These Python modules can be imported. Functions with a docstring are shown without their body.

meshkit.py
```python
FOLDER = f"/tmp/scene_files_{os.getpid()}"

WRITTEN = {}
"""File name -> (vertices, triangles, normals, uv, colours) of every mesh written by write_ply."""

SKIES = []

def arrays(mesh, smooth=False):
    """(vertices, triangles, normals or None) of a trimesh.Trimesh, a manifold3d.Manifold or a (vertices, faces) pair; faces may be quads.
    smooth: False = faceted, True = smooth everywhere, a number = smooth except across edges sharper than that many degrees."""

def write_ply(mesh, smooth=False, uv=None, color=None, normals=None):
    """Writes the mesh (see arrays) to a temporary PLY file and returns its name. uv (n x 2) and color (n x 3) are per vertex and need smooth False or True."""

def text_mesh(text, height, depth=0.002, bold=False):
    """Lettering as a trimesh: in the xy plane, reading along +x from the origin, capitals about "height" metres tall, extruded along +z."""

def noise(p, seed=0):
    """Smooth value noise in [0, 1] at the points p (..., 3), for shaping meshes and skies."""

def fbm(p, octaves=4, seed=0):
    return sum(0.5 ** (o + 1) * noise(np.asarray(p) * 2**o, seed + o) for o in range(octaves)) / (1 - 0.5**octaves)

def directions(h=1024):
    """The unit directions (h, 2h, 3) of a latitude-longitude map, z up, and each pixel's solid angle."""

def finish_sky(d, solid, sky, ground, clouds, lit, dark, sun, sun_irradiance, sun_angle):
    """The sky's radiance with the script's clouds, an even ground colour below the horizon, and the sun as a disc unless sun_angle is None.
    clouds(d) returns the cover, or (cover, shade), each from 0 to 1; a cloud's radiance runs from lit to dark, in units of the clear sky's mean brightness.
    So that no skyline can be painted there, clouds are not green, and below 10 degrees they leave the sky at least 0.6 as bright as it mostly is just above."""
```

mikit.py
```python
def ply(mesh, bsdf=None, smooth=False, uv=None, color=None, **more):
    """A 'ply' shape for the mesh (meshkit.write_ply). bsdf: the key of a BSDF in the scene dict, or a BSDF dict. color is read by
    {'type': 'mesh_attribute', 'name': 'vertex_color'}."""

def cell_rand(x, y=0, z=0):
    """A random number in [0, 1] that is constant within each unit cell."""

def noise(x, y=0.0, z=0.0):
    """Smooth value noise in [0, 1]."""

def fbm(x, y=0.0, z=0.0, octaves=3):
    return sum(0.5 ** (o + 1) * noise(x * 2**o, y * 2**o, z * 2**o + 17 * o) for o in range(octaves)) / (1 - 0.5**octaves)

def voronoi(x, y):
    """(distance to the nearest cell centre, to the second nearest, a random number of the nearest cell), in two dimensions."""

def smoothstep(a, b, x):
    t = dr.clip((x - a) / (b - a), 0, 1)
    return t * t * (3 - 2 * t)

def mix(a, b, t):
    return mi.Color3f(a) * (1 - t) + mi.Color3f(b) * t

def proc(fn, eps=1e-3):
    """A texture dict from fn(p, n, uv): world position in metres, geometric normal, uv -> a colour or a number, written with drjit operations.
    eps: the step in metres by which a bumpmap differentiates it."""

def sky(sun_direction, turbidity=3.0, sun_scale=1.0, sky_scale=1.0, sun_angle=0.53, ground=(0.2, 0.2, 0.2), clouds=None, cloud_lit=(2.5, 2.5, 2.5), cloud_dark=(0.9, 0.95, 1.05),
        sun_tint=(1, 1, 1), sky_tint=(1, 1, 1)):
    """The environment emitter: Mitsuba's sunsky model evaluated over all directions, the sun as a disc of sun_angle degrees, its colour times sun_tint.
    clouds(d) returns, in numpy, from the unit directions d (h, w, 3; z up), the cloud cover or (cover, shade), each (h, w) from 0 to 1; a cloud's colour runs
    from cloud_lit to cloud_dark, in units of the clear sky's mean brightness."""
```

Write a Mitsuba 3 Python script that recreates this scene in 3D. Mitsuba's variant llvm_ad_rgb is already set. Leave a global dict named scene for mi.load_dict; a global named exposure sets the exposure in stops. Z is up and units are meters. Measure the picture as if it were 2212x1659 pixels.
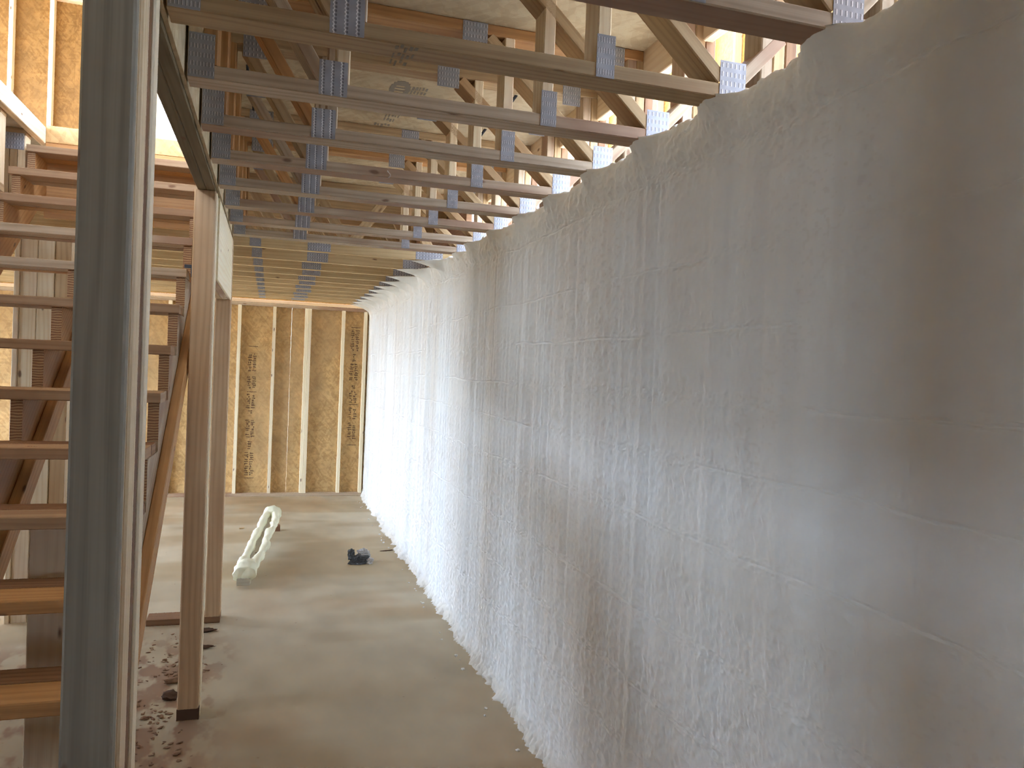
import math, random
import numpy as np
import trimesh, manifold3d
import drjit as dr
import mitsuba as mi
import meshkit, mikit
from mikit import noise, fbm, voronoi, cell_rand, smoothstep, mix

T = mi.ScalarTransform4f
rng = random.Random(7)
scene, labels = {}, {}

# ------------------------------------------------------------------ camera, sky, exposure
YAW, PITCH, ROLL, FPX = 0.3022, -0.0147, 0.0402, 1672.7
EYE = np.array([0, 0, 1.6])
_f = np.array([math.sin(YAW) * math.cos(PITCH), math.cos(YAW) * math.cos(PITCH), math.sin(PITCH)])
_r = np.array([math.cos(YAW), -math.sin(YAW), 0.0])
_u = np.cross(_r, _f)
_up = -math.sin(ROLL) * _r + math.cos(ROLL) * _u
scene['camera'] = {'type': 'perspective', 'fov': math.degrees(2 * math.atan(1106 / FPX)), 'fov_axis': 'x', 'near_clip': 0.05, 'far_clip': 300.0,
                   'to_world': T().look_at(origin=EYE.tolist(), target=(EYE + _f).tolist(), up=_up.tolist())}


def sky_clouds(d):
    c = meshkit.fbm(d * 2.5 + 4.0, 4, 3)
    return 0.55 + 0.4 * np.clip((c - 0.35) * 3, 0, 1), 0.5 - 0.4 * c


scene['sky'] = mikit.sky((-0.45, -0.5, 0.74), turbidity=3.0, sun_scale=0.0, sky_scale=1.0, ground=(0.24, 0.24, 0.23), clouds=sky_clouds,
                         cloud_lit=(1.75, 1.9, 2.1), cloud_dark=(1.1, 1.2, 1.38))
exposure = 6.62

# ------------------------------------------------------------------ materials


def two(b):
    return {'type': 'twosided', 'bsdf': b}


def prin(fn_or_rgb, rough=0.7, **kw):
    col = mikit.proc(fn_or_rgb) if callable(fn_or_rgb) else {'type': 'rgb', 'value': list(fn_or_rgb)}
    return {'type': 'principled', 'base_color': col, 'roughness': rough, 'specular': kw.pop('specular', 0.3), **kw}


def wood(light, dark, knot=(0.16, 0.08, 0.04), stain=None, stain_amt=0.0, tone=0.25, ring=38.0):
    def fn(p, n, uv):
        u, v = uv.x, uv.y
        w = noise(u * 0.9, v * 7.0)
        g = 0.5 + 0.5 * dr.sin((v * ring + 2.6 * w + 0.6 * noise(u * 3.0, v * 30.0)) * 6.2832)
        fine = noise(u * 6.0, v * 420.0)
        c = mix(light, dark, dr.clip(0.42 * g * g + 0.30 * fine + 0.22 * noise(u * 2.3, v * 12.0, 5.0), 0, 1))
        if stain is not None:
            s = smoothstep(0.48, 0.72, fbm(u * 1.6, v * 5.0, 3.0)) * stain_amt
            c = mix(c, stain, s)
        b = 1.0 + tone * (noise(u * 0.013 + 0.5, 3.5) - 0.5) * 2.0
        d1, d2, cr = voronoi(u * 3.6, v * 9.0)
        k = smoothstep(0.12, 0.05, d1 + 0.05 * noise(u * 40.0, v * 60.0)) * dr.select(cr > 0.80, 1.0, 0.0)
        return mix(c * b, knot, k * 0.85)
    return fn


scene['wood_white'] = two(prin(wood((0.86, 0.80, 0.62), (0.78, 0.66, 0.44), stain=(0.78, 0.66, 0.52), stain_amt=0.3, tone=0.12), 0.65))
scene['wood_amber'] = two(prin(wood((0.56, 0.42, 0.23), (0.44, 0.30, 0.14), tone=0.12), 0.65))
scene['wood_post'] = two(prin(wood((0.60, 0.43, 0.27), (0.45, 0.29, 0.16), stain=(0.46, 0.29, 0.17), stain_amt=0.5, tone=0.08), 0.6))
scene['wood_tread'] = two(prin(wood((0.43, 0.295, 0.185), (0.31, 0.19, 0.105), stain=(0.30, 0.165, 0.09), stain_amt=0.6), 0.65))
scene['wood_pale'] = two(prin(wood((0.76, 0.64, 0.45), (0.62, 0.46, 0.27), stain=(0.66, 0.52, 0.42), stain_amt=0.4), 0.65))
scene['wood_pink'] = two(prin(wood((0.54, 0.44, 0.325), (0.36, 0.26, 0.165), stain=(0.31, 0.18, 0.115), stain_amt=0.8), 0.6))
scene['wood_tan'] = two(prin(wood((0.48, 0.35, 0.20), (0.34, 0.22, 0.11), stain=(0.36, 0.21, 0.10), stain_amt=0.6), 0.65))
scene['wood_orange'] = two(prin(wood((0.52, 0.29, 0.12), (0.37, 0.185, 0.068), stain=(0.30, 0.14, 0.055), stain_amt=0.55), 0.6))
scene['wood_brown'] = two(prin(wood((0.30, 0.17, 0.09), (0.18, 0.09, 0.045), stain=(0.13, 0.06, 0.035), stain_amt=0.5), 0.65))
scene['wood_grey'] = two(prin(wood((0.31, 0.29, 0.235), (0.20, 0.185, 0.145), stain=(0.15, 0.13, 0.105), stain_amt=0.45, tone=0.1), 0.75))
scene['wood_crusted'] = two(prin(wood((0.52, 0.50, 0.41), (0.42, 0.39, 0.31), tone=0.05), 0.8))
scene['wood_dark'] = two(prin(wood((0.19, 0.15, 0.085), (0.135, 0.098, 0.048), stain=(0.10, 0.07, 0.04), stain_amt=0.5, tone=0.1), 0.75))


def osb(light, mid, dark, stain):
    def fn(p, n, uv):
        az, ay = dr.abs(n.z) > 0.5, dr.abs(n.y) > 0.5
        a = dr.select(az, p.x, dr.select(ay, p.x, p.y))
        b = dr.select(az, p.y, p.z)
        c = mi.Color3f(mid)
        for ang, s in ((0.2, 0.0), (1.2, 7.0), (2.3, 19.0)):
            ca, sa = math.cos(ang), math.sin(ang)
            q, r = a * ca + b * sa + s, b * ca - a * sa + s
            d1, d2, cr = voronoi(q * 15.0, r * 52.0)
            c = dr.select(cr > 0.66, mix(c, light, 0.42 * cr), dr.select(cr < 0.24, mix(c, dark, 0.45), c))
            c = mix(c, dark, 0.18 * smoothstep(0.10, 0.0, d2 - d1))
        c = mix(c, stain, 0.5 * smoothstep(0.45, 0.75, fbm(a * 2.2, b * 1.6, 2.0)))
        return c * (0.88 + 0.24 * noise(a * 9.0, b * 9.0))
    return fn


scene['osb_wall'] = two(prin(osb((0.60, 0.42, 0.20), (0.52, 0.34, 0.15), (0.40, 0.24, 0.095), (0.46, 0.31, 0.16)), 0.6))
scene['osb_deck'] = two(prin(osb((0.52, 0.43, 0.28), (0.48, 0.38, 0.235), (0.40, 0.295, 0.17), (0.44, 0.37, 0.26)), 0.7))
scene['osb_garage'] = two(prin(osb((0.40, 0.19, 0.05), (0.33, 0.145, 0.03), (0.24, 0.10, 0.02), (0.34, 0.16, 0.04)), 0.6))
scene['osb_sunny'] = two(prin(osb((0.33, 0.175, 0.052), (0.26, 0.130, 0.033), (0.18, 0.082, 0.018), (0.25, 0.13, 0.038)), 0.6))


def concrete(p, n, uv):
    a = fbm(p.x * 1.1, p.y * 0.8, 1.0, octaves=4)
    b = fbm(p.x * 5.0, p.y * 3.0, 9.0)
    c = mix((0.43, 0.36, 0.24), (0.51, 0.455, 0.35), a)
    c = mix(c, (0.365, 0.28, 0.165), 0.75 * smoothstep(0.42, 0.68, fbm(p.x * 0.9 + 3.1, p.y * 2.4, 4.0)))
    c = mix(c, (0.42, 0.27, 0.145), 0.28 * smoothstep(0.55, 0.75, fbm(p.x * 2.0 + 9.0, p.y * 1.7, 7.0)) )
    # trodden-in clay near the foot of the stair
    near = smoothstep(-0.05, -0.35, p.x) * smoothstep(5.0, 4.4, p.y)
    c = mix(c, (0.27, 0.15, 0.085), near * 0.85 * smoothstep(0.40, 0.60, fbm(p.x * 13.0, p.y * 7.0, 2.0, octaves=4)))
    c = mix(c, (0.36, 0.225, 0.115), 0.65 * smoothstep(3.9, 1.9, p.y + 0.8 * fbm(p.x * 2.0, p.y * 2.0, 5.0)))  # slab turns darker brown towards the camera
    d1, d2, cr = voronoi(p.x * 9.0, p.y * 9.0)
    c = mix(c, (0.24, 0.12, 0.06), dr.select(cr > 0.90, 0.5, 0.0) * smoothstep(0.12 * cr, 0.02, d1 + 0.1 * noise(p.x * 60.0, p.y * 60.0)))
    return c * (0.86 + 0.28 * b)


def concrete_bump(p, n, uv):
    return 0.4 * fbm(p.x * 14.0, p.y * 14.0, 0.0) + 0.3 * noise(p.x * 90.0, p.y * 90.0)


scene['concrete'] = two({'type': 'bumpmap', 'arbitrary': mikit.proc(concrete_bump), 'scale': 0.0035, 'bsdf': prin(concrete, 0.62)})


def foam_colour(p, n, uv):
    s = noise(p.y * 5.0 + 0.15 * noise(p.z * 1.5, p.y * 3.0), 2.0)
    s2 = noise(p.y * 21.0, p.z * 0.35, 7.0)
    c = mix((0.770, 0.812, 0.832), (0.775, 0.792, 0.785), smoothstep(0.35, 0.75, s))
    c = mix(c, (0.73, 0.757, 0.768), 0.5 * smoothstep(0.5, 0.8, s2))
    c = mix(c, (0.70, 0.665, 0.54), 0.45 * smoothstep(2.05, 2.36, p.z))
    c = mix(c, (0.72, 0.68, 0.58), 0.5 * smoothstep(0.10, 0.0, p.z))
    pit_shade = smoothstep(0.66, 0.80, noise(p.y * 75.0, p.z * 130.0, p.x * 75.0)) * smoothstep(0.40, 0.65, fbm(p.y * 3.0, p.z * 2.0, 5.0))  # crevice shade painted into the foam colour as darker specks
    return mix(c, (0.50, 0.48, 0.45), 0.16 * pit_shade)




def foam_bump(p, n, uv):
    low = 0.55 + 0.45 * smoothstep(1.3, 0.5, p.z) + 0.5 * smoothstep(2.1, 2.3, p.z)
    h = (0.5 * fbm(p.y * 70.0, p.z * 85.0, p.x * 70.0) + 0.35 * noise(p.y * 26.0, p.z * 48.0, p.x * 26.0) + 0.15 * noise(p.y * 190.0, p.z * 230.0)) * low
    h = h + 0.22 * noise(p.y * 110.0, p.z * 2.2) * smoothstep(0.3, 0.7, noise(p.y * 2.0, 9.0))
    return h


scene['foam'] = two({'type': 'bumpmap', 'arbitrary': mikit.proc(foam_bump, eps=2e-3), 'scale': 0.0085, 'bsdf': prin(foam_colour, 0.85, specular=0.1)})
scene['foam_flat'] = two(prin((0.72, 0.72, 0.69), 0.85, specular=0.1))
scene['foam_scrap'] = two(prin((0.82, 0.83, 0.66), 0.8, specular=0.15))


def plate_slots(p, n, uv):      # punched teeth, glints painted on: uv runs in slot rows and columns
    fu, fv = uv.x - dr.floor(uv.x), uv.y - dr.floor(uv.y)
    slot = smoothstep(0.20, 0.28, fu) * smoothstep(0.62, 0.54, fu) * smoothstep(0.22, 0.28, fv) * smoothstep(0.80, 0.74, fv)
    lip_glint = smoothstep(0.60, 0.66, fu) * smoothstep(0.80, 0.74, fu) * smoothstep(0.22, 0.28, fv) * smoothstep(0.80, 0.74, fv)
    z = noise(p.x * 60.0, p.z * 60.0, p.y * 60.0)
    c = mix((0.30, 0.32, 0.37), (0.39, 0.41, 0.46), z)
    return mix(mix(c, (0.22, 0.22, 0.24), slot * 0.85), (0.92, 0.92, 0.95), lip_glint * 0.9)




def plate_waves(p, n, uv):      # columns of teeth, their glints painted as bright wavy lines
    fu, fv = uv.x - dr.floor(uv.x), uv.y
    d = dr.abs(fu - 0.32 - 0.05 * dr.sin(fv * 6.2832) - 0.03 * noise(fv * 2.0, dr.floor(uv.x)))
    c = mix((0.30, 0.315, 0.36), (0.37, 0.385, 0.43), noise(p.x * 50.0, p.z * 50.0, p.y * 50.0))
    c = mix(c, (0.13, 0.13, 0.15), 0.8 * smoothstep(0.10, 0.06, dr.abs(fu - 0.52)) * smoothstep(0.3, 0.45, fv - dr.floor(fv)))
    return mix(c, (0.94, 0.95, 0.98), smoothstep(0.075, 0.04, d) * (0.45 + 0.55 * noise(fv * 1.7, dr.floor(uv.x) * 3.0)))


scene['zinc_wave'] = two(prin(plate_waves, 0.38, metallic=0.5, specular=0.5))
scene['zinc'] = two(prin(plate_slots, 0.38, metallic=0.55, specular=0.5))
scene['steel'] = two({'type': 'roughconductor', 'material': 'Al', 'alpha': 0.25})
scene['black_metal'] = two(prin((0.03, 0.035, 0.05), 0.4))
scene['ink'] = two(prin((0.075, 0.06, 0.05), 0.8))
scene['ink_grey'] = two(prin((0.25, 0.215, 0.165), 0.8))
scene['ink_brown'] = two(prin((0.17, 0.10, 0.055), 0.8))
scene['dirt'] = two(prin(lambda p, n, uv: mix((0.17, 0.085, 0.045), (0.30, 0.19, 0.11), noise(p.x * 60.0, p.y * 60.0)), 0.9))
scene['bark'] = two(prin((0.10, 0.06, 0.04), 0.9))
scene['chip'] = two(prin((0.62, 0.47, 0.27), 0.8))
scene['earth'] = two(prin(lambda p, n, uv: mix((0.52, 0.48, 0.42), (0.60, 0.56, 0.50), fbm(p.x * 0.7, p.y * 0.7)), 0.95))  # ground paled to bounce daylight up to the far ceiling
scene['black_film'] = two(prin((0.045, 0.05, 0.055), 0.25, specular=0.6))
scene['clear_film'] = two({'type': 'principled', 'base_color': {'type': 'rgb', 'value': [0.5, 0.5, 0.5]}, 'roughness': 0.3, 'specular': 0.6})
scene['red_wrap'] = two(prin((0.45, 0.03, 0.04), 0.6))


def endgrain(p, n, uv):
    r = dr.sqrt(dr.square(uv.x * 0.55) + dr.square(uv.y - 0.25))
    g = 0.5 + 0.5 * dr.sin(r * 620.0 + 3.0 * noise(uv.x * 40.0, uv.y * 40.0))
    return mix((0.44, 0.28, 0.16), (0.20, 0.10, 0.05), g)


scene['end_grain'] = two(prin(endgrain, 0.8))

# ------------------------------------------------------------------ helpers
count = {}


def key_for(name, parent=None):
    base = f'{parent}__{name}' if parent else name
    k = count.get(base, 0)
    count[base] = k + 1
    return base if k == 0 else f'{base}_{k:03d}'


def put(name, shape, parent=None, **tags):
    k = key_for(name, parent)
    scene[k] = shape
    if tags:
        labels[k] = tags
    return k


def thing(name, label, category, group=None):
    k = key_for(name)
    labels[k] = {'label': label, 'category': category}
    if group:
        labels[k]['group'] = group
    return k


def structure(name, shape, label=None):
    k = key_for(name)
    if shape is not None:
        scene[k] = shape
    labels[k] = {'kind': 'structure'}
    if label:
        labels[k]['label'] = label
    return k


def prism(profile, p0, ax, bx, L, ends=True):
    """Extrude a closed profile (m,2) in the ax,bx frame along L (3-vector). Returns verts, quads/tris with per-face uv."""
    m = len(profile)
    base = p0 + profile[:, :1] * ax + profile[:, 1:] * bx
    per = np.r_[0, np.cumsum(np.linalg.norm(np.diff(np.vstack([profile, profile[:1]]), axis=0), axis=1))]
    ln = np.linalg.norm(L)
    V, F, U = [], [], []
    for i in range(m):
        j = (i + 1) % m
        o = len(V)
        V += [base[i], base[j], base[j] + L, base[i] + L]
        U += [(0, per[i]), (0, per[i + 1]), (ln, per[i + 1]), (ln, per[i])]
        F += [(o, o + 1, o + 2), (o, o + 2, o + 3)]
    if ends:
        for s in (0, 1):
            o = len(V)
            V += [b + L * s for b in base]
            U += [tuple(q) for q in profile]
            F += [((o, o + i + 1, o + i) if s == 0 else (o, o + i, o + i + 1)) for i in range(1, m - 1)]
    return np.array(V), np.array(F), np.array(U)


def oriented(V, F):
    m = trimesh.Trimesh(V, F, process=False)
    return F[:, ::-1] if m.volume < 0 else F


def board(p0, p1, w, t, wdir, mat, c=0.003, jitter=True):
    """Lumber from p0 to p1 (centre line), w wide along wdir, t thick across, edges eased."""
    p0, p1 = np.array(p0, float), np.array(p1, float)
    L = p1 - p0
    a = L / np.linalg.norm(L)
    wd = np.array(wdir, float)
    wd -= a * (wd @ a)
    wd /= np.linalg.norm(wd)
    td = np.cross(a, wd)
    x, y = w / 2, t / 2
    prof = np.array([(-x + c, -y), (x - c, -y), (x, -y + c), (x, y - c), (x - c, y), (-x + c, y), (-x, y - c), (-x, -y + c)])
    V, F, U = prism(prof, p0, wd, td, L)
    F = oriented(V, F)
    U = U + np.array([rng.uniform(0, 400), rng.uniform(0, 40)])
    return mikit.ply((V, F), mat, uv=U)


def box(lo, hi, mat, axis=None, c=0.003):
    """An axis-aligned board; the grain follows the longest side unless axis is given."""
    lo, hi = np.array(lo, float), np.array(hi, float)
    s = hi - lo
    ax = int(np.argmax(s)) if axis is None else axis
    o = [i for i in range(3) if i != ax]
    mid = (lo + hi) / 2
    p0, p1 = mid.copy(), mid.copy()
    p0[ax], p1[ax] = lo[ax], hi[ax]
    e = np.zeros(3)
    e[o[0]] = 1
    return board(p0, p1, s[o[0]], s[o[1]], e, mat, c=min(c, 0.2 * min(s[o[0]], s[o[1]])))


def nail_plate(x0, x1, z0, z1, y, rows=4.0, cols=7.0, t=0.0018, mat='zinc'):
    """A punched connector plate on the near face of a truss (plane y); the slots run up."""
    V = np.array([(x, yy, z) for x in (x0, x1) for yy in (y - t, y) for z in (z0, z1)], float)
    F = np.array([[0, 1, 3], [0, 3, 2], [4, 6, 7], [4, 7, 5], [0, 4, 5], [0, 5, 1], [2, 3, 7], [2, 7, 6], [0, 2, 6], [0, 6, 4], [1, 5, 7], [1, 7, 3]])
    F = oriented(V, F)
    U = np.c_[(V[:, 0] - x0) / (x1 - x0) * cols, (V[:, 2] - z0) / (z1 - z0) * rows]
    return mikit.ply((V, F), mat, uv=U)


def mesh(m, mat, smooth=False):
    return mikit.ply(m, mat, smooth=smooth)


def cat(parts):
    return trimesh.util.concatenate(parts)


def tbox(lo, hi):
    lo, hi = np.array(lo, float), np.array(hi, float)
    m = trimesh.creation.box(hi - lo)
    m.apply_translation((lo + hi) / 2)
    return m


# ------------------------------------------------------------------ dimensions (metres)
H = 2.353                       # underside of the ceiling trusses
XW = 1.15                       # face of the foamed wall
YF = 9.69                       # face of the far wall's studs
DECK = 2.829                    # underside of the upper floor's sheathing
TY = [0.955, 1.385, 1.819, 2.240, 2.668, 3.100, 3.550, 4.000, 4.450, 4.870]     # open-web floor trusses
RY = [5.340, 5.890, 6.384, 6.819, 7.236, 7.630, 8.040, 8.440, 8.810, 9.190, 9.540]   # trusses on edge beyond
S_Y0, S_RUN, S_Z0, S_RISE = 2.1165, 0.24578, 0.7534, 0.18      # stair: front edge and top of tread 0

# ------------------------------------------------------------------ setting: floor, walls, decks
structure('floor', mesh(tbox((-4.6, -4.2, -0.15), (1.6, YF + 0.16, 0.0)), 'concrete'), 'concrete slab stained with tan and red clay')
structure('ground', mesh(tbox((-60, -60, -0.6), (60, 60, -0.16)), 'earth'), 'unseen ground around the house, paled to bounce light upward')


def vnoise(y, s):
    return meshkit.noise(np.stack([y, np.full_like(y, 0.37 * s), np.full_like(y, 1.7)], -1), int(s))


CREASES = [(1.94, 0.0), (1.74, 1.0), (1.548, 2.0), (1.366, 3.0), (1.155, 4.0), (0.86, 5.0), (0.62, 6.0), (0.40, 7.0), (2.22, 8.0)]


def foam_wall():
    ys = np.concatenate([np.arange(-4.0, 0.5, 0.06), np.arange(0.5, 0.85, 0.012), np.arange(0.85, 2.6, 0.0042), np.arange(2.6, 5.6, 0.0075), np.arange(5.6, YF + 0.07, 0.012)])
    zs = np.concatenate([np.arange(0.0, 0.16, 0.006), np.arange(0.16, 2.14, 0.0066), np.arange(2.14, 2.345, 0.0052), [2.350]])
    zs = np.unique(np.round(np.concatenate([zs] + [z + np.arange(-0.021, 0.0211, 0.003) for z, q in CREASES]), 4))
    back = np.linspace(0.012, 0.34, 16)
    Y, Z = np.meshgrid(ys, np.concatenate([zs, np.full(len(back), 2.353)]), indexing='ij')
    nz = len(zs)
    P = np.stack([Y, Z, np.zeros_like(Y)], -1)
    wy = Y + 0.035 * (meshkit.noise(P * [1.1, 0.4, 1] + 5, 1) - 0.5) + 0.006 * (meshkit.noise(P * [7, 1.5, 1], 2) - 0.5)
    fade = 0.55 + 0.45 * np.clip((Y - 1.0) / 1.2, 0, 1)
    rid = lambda f, q: np.abs(vnoise(wy * f, q) - 0.5)
    r = (0.022 * (vnoise(wy * 1.7, 3) - 0.5) + 0.016 * (vnoise(wy * 4.6, 4) - 0.5) - 0.034 * rid(5.3, 21) - 0.022 * rid(12.0, 22) + 0.010 * (vnoise(wy * 13.0, 5) - 0.5) - 0.0075 * rid(31.0, 23) + 0.0045 * (vnoise(wy * 45.0, 6) - 0.5)) * fade
    zmod = 0.75 + 0.5 * meshkit.noise(P * [2.0, 0.8, 1] + 9, 7)
    r = r * zmod
    lump = 0.006 * (meshkit.fbm(P * [9, 11, 1], 3, 8) - 0.5) + 0.007 * (meshkit.noise(P * [48, 60, 1], 9) - 0.5) * (0.5 + 0.8 * np.clip((1.2 - Z) / 1.0, 0, 1) + 0.6 * np.clip((Z - 2.12) / 0.15, 0, 1))
    rough = 0.45 + 0.75 * np.clip((1.5 - Z) / 1.1, 0, 1) + 0.5 * np.clip((Z - 2.10) / 0.12, 0, 1)
    Q = P @ np.array([[1, 0.35, 0], [-0.35, 1, 0], [0, 0, 1.0]])
    lump = lump + rough * (0.0048 * np.abs(meshkit.noise(Q * [62, 95, 1], 31) - 0.5) + 0.0042 * (meshkit.noise(Q * [105, 140, 1], 32) - 0.5)) * (0.35 + 1.1 * meshkit.noise(P * [2.2, 1.4, 1], 33))
    X = XW + r + lump
    for z, q in CREASES:
        zz = z + 0.026 * (meshkit.fbm(np.stack([ys * 3.0 + q * 7, ys * 0 + q, ys * 0], -1), 3, 41) - 0.5)
        on = np.clip((meshkit.noise(np.stack([ys * 2.3 + q * 11, ys * 0 + q * 3, ys * 0], -1), 42) - 0.50) / 0.12, 0, 1) * (0.4 + 0.6 * meshkit.noise(np.stack([ys * 22, ys * 0 + q, ys * 0], -1), 43))
        X += 0.0048 * on[:, None] * np.clip(1 - np.abs(Z - zz[:, None]) / 0.0055, 0, 1)
    # lap line under the top edge, where the last pass was sprayed
    lap = 2.245 + 0.03 * (vnoise(Y * 1.3, 11) - 0.5)
    X -= 0.012 * (1 / (1 + np.exp(-(Z - lap) / 0.006)))
    # coves towards each truss, wider in the far part
    g = np.zeros_like(Y)
    for t in TY:
        g = np.maximum(g, np.exp(-np.abs((Y - t - 0.045) / 0.082) ** 2.6))
    gf = np.zeros_like(Y)
    for t in RY:
        gf = np.maximum(gf, np.exp(-((Y - t - 0.02) / 0.055) ** 2))
    far = 1 / (1 + np.exp(-(Y - 5.2) / 0.05))
    hs = 0.15 + 0.0 * far
    s = np.clip((Z - (2.353 - hs)) / hs, 0, 1)
    s2 = np.clip((Z - 2.295) / 0.058, 0, 1)
    X -= (s ** 3.2) * (0.055 * g * (1 - far) + (0.02 + 0.24 * gf) * far)
    X += 0.018 * s2 ** 2 * (1 - g) * (1 - far)
    # ragged foot
    foot = np.clip((0.085 - Z) / 0.085, 0, 1)
    X -= foot ** 1.5 * (0.012 + 0.045 * np.clip(meshkit.fbm(P * [10, 8, 1] + 3, 3, 12) - 0.35, 0, 1) * 2 + 0.03 * (meshkit.noise(P * [85, 60, 1], 13) - 0.4))
    # ragged top, running back over the plate
    up = 0.022 * np.clip(meshkit.fbm(P * [4, 1, 1] + 7, 3, 14) - 0.3, 0, 1) + 0.016 * meshkit.noise(P * [55, 1, 1], 15)
    top = np.clip((Z - 2.28) / 0.073, 0, 1)
    Z = Z + top * (up * (1 - g) * (1 - gf) - 0.002 + 0.016 * g ** 2 * (1 - far))
    for j, b in enumerate(back):
        c = nz + j
        X[:, c] = X[:, nz - 1] + b + 0.012 * (meshkit.noise(np.stack([ys * 50, np.full_like(ys, j), ys * 0], -1), 16) - 0.5)
        Z[:, c] = Z[:, nz - 1] + (0.018 * math.sqrt(min(1, b / 0.12)) * (1 - g[:, 0]) * (1 - gf[:, 0])) * meshkit.noise(np.stack([ys * 26, np.full_like(ys, j * 0.8), ys * 0], -1), 17) * 1.6 - 0.02 * g[:, 0] * min(1, b / 0.05)
    X[:, nz:] = np.minimum(X[:, nz:], 1.49)
    V = np.stack([X, Y, Z], -1).reshape(-1, 3)
    n = Y.shape[1]
    i, j = np.meshgrid(np.arange(len(ys) - 1), np.arange(n - 1), indexing='ij')
    a = (i * n + j).ravel()
    q = np.stack([a, a + 1, a + n + 1, a + n], 1)
    F = np.vstack([q[:, [0, 1, 2]], q[:, [0, 2, 3]]])
    return V, F


fv, ff = foam_wall()
if np.cross(fv[ff[2000, 1]] - fv[ff[2000, 0]], fv[ff[2000, 2]] - fv[ff[2000, 0]])[0] > 0:
    ff = ff[:, ::-1]
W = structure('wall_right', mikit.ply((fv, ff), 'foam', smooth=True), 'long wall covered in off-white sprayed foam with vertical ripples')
put('sheathing', box((1.42, -4.0, 0.0), (1.50, YF + 0.1, 2.35), 'osb_wall'), W, label='board sheathing behind the foam')
# broken crumbs of foam along the foot
crumbs = []
for i in range(60):
    y = 0.9 + 8.6 * rng.random() ** 1.6
    s = rng.uniform(0.003, 0.008)
    m = trimesh.creation.icosphere(subdivisions=1, radius=s)
    m.vertices *= 1 + 0.35 * (np.random.RandomState(i).rand(len(m.vertices), 1) - 0.5) * 2
    m.vertices *= [1.3, 1.3, 0.7]
    m.apply_translation([XW - 0.095 - abs(rng.gauss(0, 0.02)), y, s * 0.5])
    crumbs.append(m)
put('foam_crumbs', mesh(cat(crumbs), 'foam_flat'), None, label='loose off-white foam crumbs along the foot of the foamed wall', category='foam crumbs', kind='stuff')

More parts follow.
